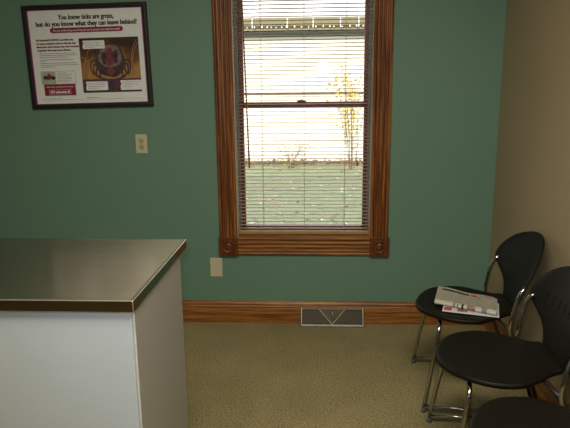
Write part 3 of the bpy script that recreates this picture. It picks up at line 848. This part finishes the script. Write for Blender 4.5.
# tick picture
quad('tick_picture', -0.047, 0.302, -0.205, 0.104, M['amber'], 1)
quad('picture_band', -0.047, 0.302, -0.205, -0.128, M['purple'], 2)
quad('picture_band', 0.118, 0.140, -0.205, -0.128, M['bug'], 3)
def stroke(name, pts, w, mat, lvl):
    pts = [tuple(p) for p in catmull([(a, b, 0) for a, b in pts], 6)]
    L_, R_ = [], []
    for i, p in enumerate(pts):
        q = pts[min(i+1, len(pts)-1)]; o_ = pts[max(i-1, 0)]
        dx, dy = q[0]-o_[0], q[1]-o_[1]; l = math.hypot(dx, dy); ww = w*(1-0.65*i/len(pts))
        L_.append((p[0]-dy/l*ww, p[1]+dx/l*ww)); R_.append((p[0]+dy/l*ww, p[1]-dx/l*ww))
    bm = bmesh.new(); z_ = Z+0.00035*lvl
    A = [bm.verts.new((u, v, z_)) for u, v in L_]; B = [bm.verts.new((u, v, z_)) for u, v in R_]
    for i in range(len(A)-1): bm.faces.new((A[i], A[i+1], B[i+1], B[i]))
    return obj(name, bm, mat, parent=po)
for p in (((-0.035, -0.11), (-0.02, -0.03), (0.01, 0.05)), ((-0.01, -0.12), (0.02, -0.02), (0.035, 0.02)), ((0.215, -0.12), (0.222, -0.03), (0.205, 0.055)), ((0.285, -0.10), (0.262, -0.02), (0.295, 0.075)), ((0.25, -0.10), (0.262, 0.02), (0.29, 0.09)), ((-0.04, 0.0), (0.0, -0.03), (0.03, -0.09))):
    stroke('grass_blade', p, 0.0022, M['blade'], 2)
for g in (-1, 1):
    for p in (((0.05, -0.05), (0.095, -0.045), (0.102, -0.09), (0.07, -0.115)), ((0.05, -0.065), (0.082, -0.07), (0.088, -0.11), (0.05, -0.125)), ((0.04, -0.08), (0.065, -0.095), (0.060, -0.122), (0.03, -0.128)), ((0.06, -0.03), (0.108, -0.025), (0.118, -0.07), (0.10, -0.11))):
        stroke('tick_leg', [(0.128+g*a, b) for a, b in p], 0.0065, M['bug'], 3)
poly('tick_body', blob(0.128, -0.028, 0.088, 0.092, 11, 28, 0.05), M['bug'], 4)
poly('tick_body', blob(0.128, 0.0, 0.068, 0.066, 12, 28, 0.06), M['bugmid'], 5)
poly('tick_marking', blob(0.126, -0.005, 0.022, 0.055, 13, 22, 0.15), M['bugred'], 6)
poly('tick_marking', blob(0.160, -0.005, 0.015, 0.04, 14, 20, 0.2), M['bug'], 6)
poly('tick_marking', blob(0.094, -0.012, 0.013, 0.04, 15, 20, 0.2), M['bug'], 6)
poly('tick_marking', blob(0.128, -0.085, 0.022, 0.022, 16, 20, 0.1), M['bugred'], 6)
for (u0, u1, v0, v1) in ((-0.026, 0.104, 0.043, 0.090), (-0.028, 0.103, -0.192, -0.141), (0.178, 0.308, -0.194, -0.138)):
    quad('callout', u0, u1, v0, v1, M['whiteink'], 7, 0.007)
    quad('callout_tab', u0-0.007, u0+0.005, (v0+v1)/2, (v0+v1)/2+0.018, M['crimson'], 8, 0.004)
    for k in range(4): greek('callout_print', u0+0.012, u1-0.008-(0.05 if k == 3 else random.uniform(0, 0.02)), v1-0.010-0.0095*k, M['greyink'], 8, 0.0022)

# ---------------------------------------------------------------- outside
GZ = -0.29
struct('ground', one_box(-14, 14, D+WT+0.02, 30, GZ-0.1, GZ), M['grass'])
HY = 13.8
ho = tagp(empty('neighbour_house', (0, HY, GZ)), 'cream clapboard house across the lawn seen through the window', 'house')
hoV = Vector(ho.location)
def hp(name, bm, mat, **k):
    o = obj(name, bm, mat, parent=ho, **k); o.location = -hoV; return o
bm = bmesh.new()
prof = [(0.3, 0.0)]
z = 0.0
HW = 3.0
zz_ = -0.235
pts = [(0.25, zz_)]
while zz_ < 2.66:
    pts += [(-0.020, zz_), (0.0, zz_+0.16)]; zz_ += 0.16
pts += [(0.25, zz_)]
extrude_profile(bm, pts, -6, 6, lambda u, v, t_: (t_, HY+u, v))
hp('siding', bm, M['siding'])
hp('foundation', one_box(-6, 6, HY-0.03, HY+0.25, GZ, -0.235), M['found'])
hp('trim_band', one_box(-6, 6, HY-0.045, HY+0.02, 1.335, 1.385), M['band'])
EY = HY-0.42
hp('soffit', one_box(-6, 6, EY, HY+0.25, 2.71, 2.74), M['soffit'])
hp('frieze_board', one_box(-6, 6, HY-0.05, HY, 2.63, 2.71), M['soffit'])
bm = bmesh.new(); extrude_profile(bm, [(0, 2.80), (-0.09, 2.83), (-0.11, 2.93), (-0.12, 3.00), (-0.10, 3.00), (-0.09, 2.94), (0, 2.94)], -6, 6, lambda u, v, t_: (t_, EY+u, v))
hp('gutter', bm, M['gutter'])
hp('fascia', one_box(-6, 6, EY, EY+0.03, 2.70, 2.97), M['gutter'])
bm = bmesh.new()
x = -5.9
while x < 6:
    lathe(bm, [(0, -0.03), (0.013, -0.02), (0.016, 0), (0.008, 0.02), (0, 0.022)], 8, lambda a, b, c: (x+a, EY-0.10+b, 2.80+c+0.012*math.sin(x*9)))
    x += random.uniform(0.09, 0.2)
hp('string_lights', bm, M['bulb'])
bm = bmesh.new()
for x in (-4.2, -2.9, -1.4, -0.62, -0.05, 0.55, 0.95, 2.1, 3.3): box(bm, x-0.010, x+0.010, EY-0.125, EY-0.11, 2.78, 2.98)
hp('gutter_hanger', bm, M['bulb'])
bm = bmesh.new()
vs = [bm.verts.new(p) for p in ((-6.2, EY-0.08, 2.99), (6.2, EY-0.08, 2.99), (6.2, HY+4, 5.0), (-6.2, HY+4, 5.0), (-6.2, EY-0.08, 2.95), (6.2, EY-0.08, 2.95), (6.2, HY+4, 4.96), (-6.2, HY+4, 4.96))]
for q in ((0, 1, 2, 3), (4, 5, 6, 7), (0, 1, 5, 4), (1, 2, 6, 5), (2, 3, 7, 6), (3, 0, 4, 7)): bm.faces.new([vs[i] for i in q])
hp('roof', bm, M['roof'])

def leafquad(bm, c, s, rnd):
    n = Vector((rnd.gauss(0, 1), rnd.gauss(0, 1), rnd.gauss(0, 1))).normalized(); u = n.orthogonal().normalized(); v = n.cross(u)
    c = Vector(c)
    P = [c+u*s, c+v*s*0.55+n*s*0.15, c-u*s*0.9, c-v*s*0.55+n*s*0.15]
    vs = [bm.verts.new(p) for p in P]; bm.faces.new((vs[0], vs[1], vs[2])); bm.faces.new((vs[0], vs[2], vs[3]))
def shrub(name, x, y, h, nst, nleaf, spread, lo_, seed, label, lsz=0.035):
    rnd = random.Random(seed)
    root = empty(name, (x, y, GZ)); bs = bmesh.new(); bl_ = bmesh.new(); tips = []
    for k in range(nst):
        a_ = rnd.uniform(0, 2*PI); r = spread*rnd.uniform(0.3, 1); hh = h*rnd.uniform(0.65, 1)
        p = [Vector((0.05*math.cos(a_), 0.05*math.sin(a_), 0)), Vector((0.4*r*math.cos(a_), 0.4*r*math.sin(a_), hh*0.5)), Vector((r*math.cos(a_), r*math.sin(a_), hh))]
        c = catmull(p, 6); tube(bs, c, [0.007*(1-0.8*i/len(c)) for i in range(len(c))], 6); tips += c[4:]
        for j in range(3):
            b0 = c[rnd.randint(3, len(c)-2)]; d = Vector((rnd.gauss(0, 1), rnd.gauss(0, 1), abs(rnd.gauss(0.6, 0.4)))).normalized()*rnd.uniform(0.15, 0.45)
            tube(bs, [b0, b0+d*0.5+Vector((0, 0, 0.02)), b0+d], [0.004, 0.003, 0.002], 5); tips += [b0+d*0.5, b0+d]
    for k in range(nleaf):
        c = rnd.choice(tips)
        if c.z < lo_*h and rnd.random() < 0.8: continue
        leafquad(bl_, c+Vector((rnd.gauss(0, 0.08), rnd.gauss(0, 0.08), rnd.gauss(0, 0.08))), rnd.uniform(0.6, 1.2)*lsz, rnd)
    obj('stems', bs, M['twig'], parent=root); obj('foliage', bl_, M['yleaf'], parent=root)
    return tagp(root, label, 'shrub', 'autumn shrubs before the house')
shrub('autumn_shrub', 0.80, 12.6, 2.35, 10, 420, 0.75, 0.35, 5, 'tall bare shrub with sparse yellow leaves at the right side of the window view', 0.045)
shrub('autumn_shrub', -0.55, 12.9, 0.55, 10, 60, 0.40, 0.2, 8, 'low twiggy shrub at the foot of the cream house, left of the tall shrub')
rnd = random.Random(21); bm = bmesh.new()
for k in range(1500):
    x = rnd.uniform(-3.5, 3.2); y = HY-0.08-min(0.45, abs(rnd.gauss(0, 0.14)))
    leafquad(bm, (x, y, GZ+0.01+rnd.random()**2*0.16*max(0, 1-(HY-y)/0.45)), rnd.uniform(0.02, 0.045), rnd)
tagp(obj('leaf_drift', bm, [M['leaf_brown']]), 'brown leaf drift lying along the foot of the cream house', 'leaves', kind='stuff')
# leaf litter
rnd = random.Random(3); bm = bmesh.new()
for k in range(1500):
    y = rnd.uniform(6.5, 13.15); x = rnd.uniform(-2.8, 2.6)
    c = Vector((x, y, GZ+0.015)); s = rnd.uniform(0.018, 0.042); a_ = rnd.uniform(0, 6.28)
    u = Vector((math.cos(a_), math.sin(a_), rnd.uniform(-0.2, 0.3)))*s; v = Vector((-math.sin(a_), math.cos(a_), rnd.uniform(0, 0.5)))*s*0.6
    vs = [bm.verts.new(p) for p in (c+u, c+v, c-u, c-v)]; f = bm.faces.new(vs)
    f.material_index = rnd.choice((0, 0, 0, 1, 2, 2))
M['leaf_pale'] = plain('fallen_leaf_pale', (0.66, 0.58, 0.52), 0.7, var=0.2)
M['leaf_tan'] = plain('fallen_leaf_tan', (0.5, 0.33, 0.2), 0.7, var=0.3)
o = obj('fallen_leaves', bm, [M['leaf_red'], M['leaf_pale'], M['leaf_tan']])
tagp(o, 'fallen autumn leaves scattered over the lawn outside', 'leaves', kind='stuff')

# ---------------------------------------------------------------- light
wd = bpy.data.worlds.new('World'); scene.world = wd; wd.use_nodes = True
n, L = wd.node_tree.nodes, wd.node_tree.links
bg = n['Background']
tc = n.new('ShaderNodeTexCoord'); sx = n.new('ShaderNodeSeparateXYZ'); L.new(tc.outputs['Generated'], sx.inputs['Vector'])
rp = n.new('ShaderNodeValToRGB'); e = rp.color_ramp.elements
e[0].position = 0.0; e[0].color = (1.0, 0.98, 0.94, 1); e[1].position = 0.8; e[1].color = (0.84, 0.92, 1.0, 1)
L.new(sx.outputs['Z'], rp.inputs['Fac']); L.new(rp.outputs['Color'], bg.inputs['Color'])
bg.inputs['Strength'].default_value = 2.4
def lamp(name, typ, loc, rot, energy, color, **k):
    ld = bpy.data.lights.new(name, typ); ld.energy = energy; ld.color = color
    for a, b in k.items(): setattr(ld, a, b)
    o = bpy.data.objects.new(name, ld); COL.objects.link(o); o.location = loc; o.rotation_euler = rot; return o
lamp('sun', 'SUN', (0, 0, 10), (math.radians(70), 0, math.radians(-8)), 4.0, (1.0, 0.92, 0.78), angle=0.01)
lamp('ceiling_lamp', 'AREA', (0.14, 0.85, ZC-0.02), (0, 0, 0), 47, (1.0, 0.92, 0.73), shape='RECTANGLE', size=1.2, size_y=0.6)
lamp('ceiling_lamp', 'AREA', (-0.86, 0.95, ZC-0.02), (0, 0, 0), 14, (1.0, 0.91, 0.70), shape='RECTANGLE', size=0.18, size_y=1.2)
lamp('camera_flash', 'SPOT', (-0.03, 0.03, 1.50), (math.radians(90-13), 0, math.radians(1)), 34, (0.86, 0.93, 1.0), spot_size=math.radians(85), spot_blend=0.9, shadow_soft_size=0.02)

# ---------------------------------------------------------------- camera
cd = bpy.data.cameras.new('camera'); cam = bpy.data.objects.new('camera', cd); COL.objects.link(cam)
cd.sensor_fit = 'HORIZONTAL'; cd.sensor_width = 36; cd.lens = 573.571/570*36; cd.clip_start = 0.02; cd.clip_end = 200
p, yw, ro = 0.212847, 0.0539440, -0.0104283
fwd = Vector((-math.sin(yw)*math.cos(p), math.cos(yw)*math.cos(p), -math.sin(p)))
rt = Vector((math.cos(yw), math.sin(yw), 0)); up = rt.cross(fwd)
r2 = math.cos(ro)*rt+math.sin(ro)*up; u2 = -math.sin(ro)*rt+math.cos(ro)*up
m = Matrix((r2, u2, -fwd)).transposed().to_4x4(); m.translation = (0, 0, 1.438)
cam.matrix_world = m
scene.camera = cam
vs_ = scene.view_settings
vs_.view_transform = 'Standard'; vs_.look = 'None'; vs_.exposure = 0.0; vs_.gamma = 1.0; vs_.use_curve_mapping = False
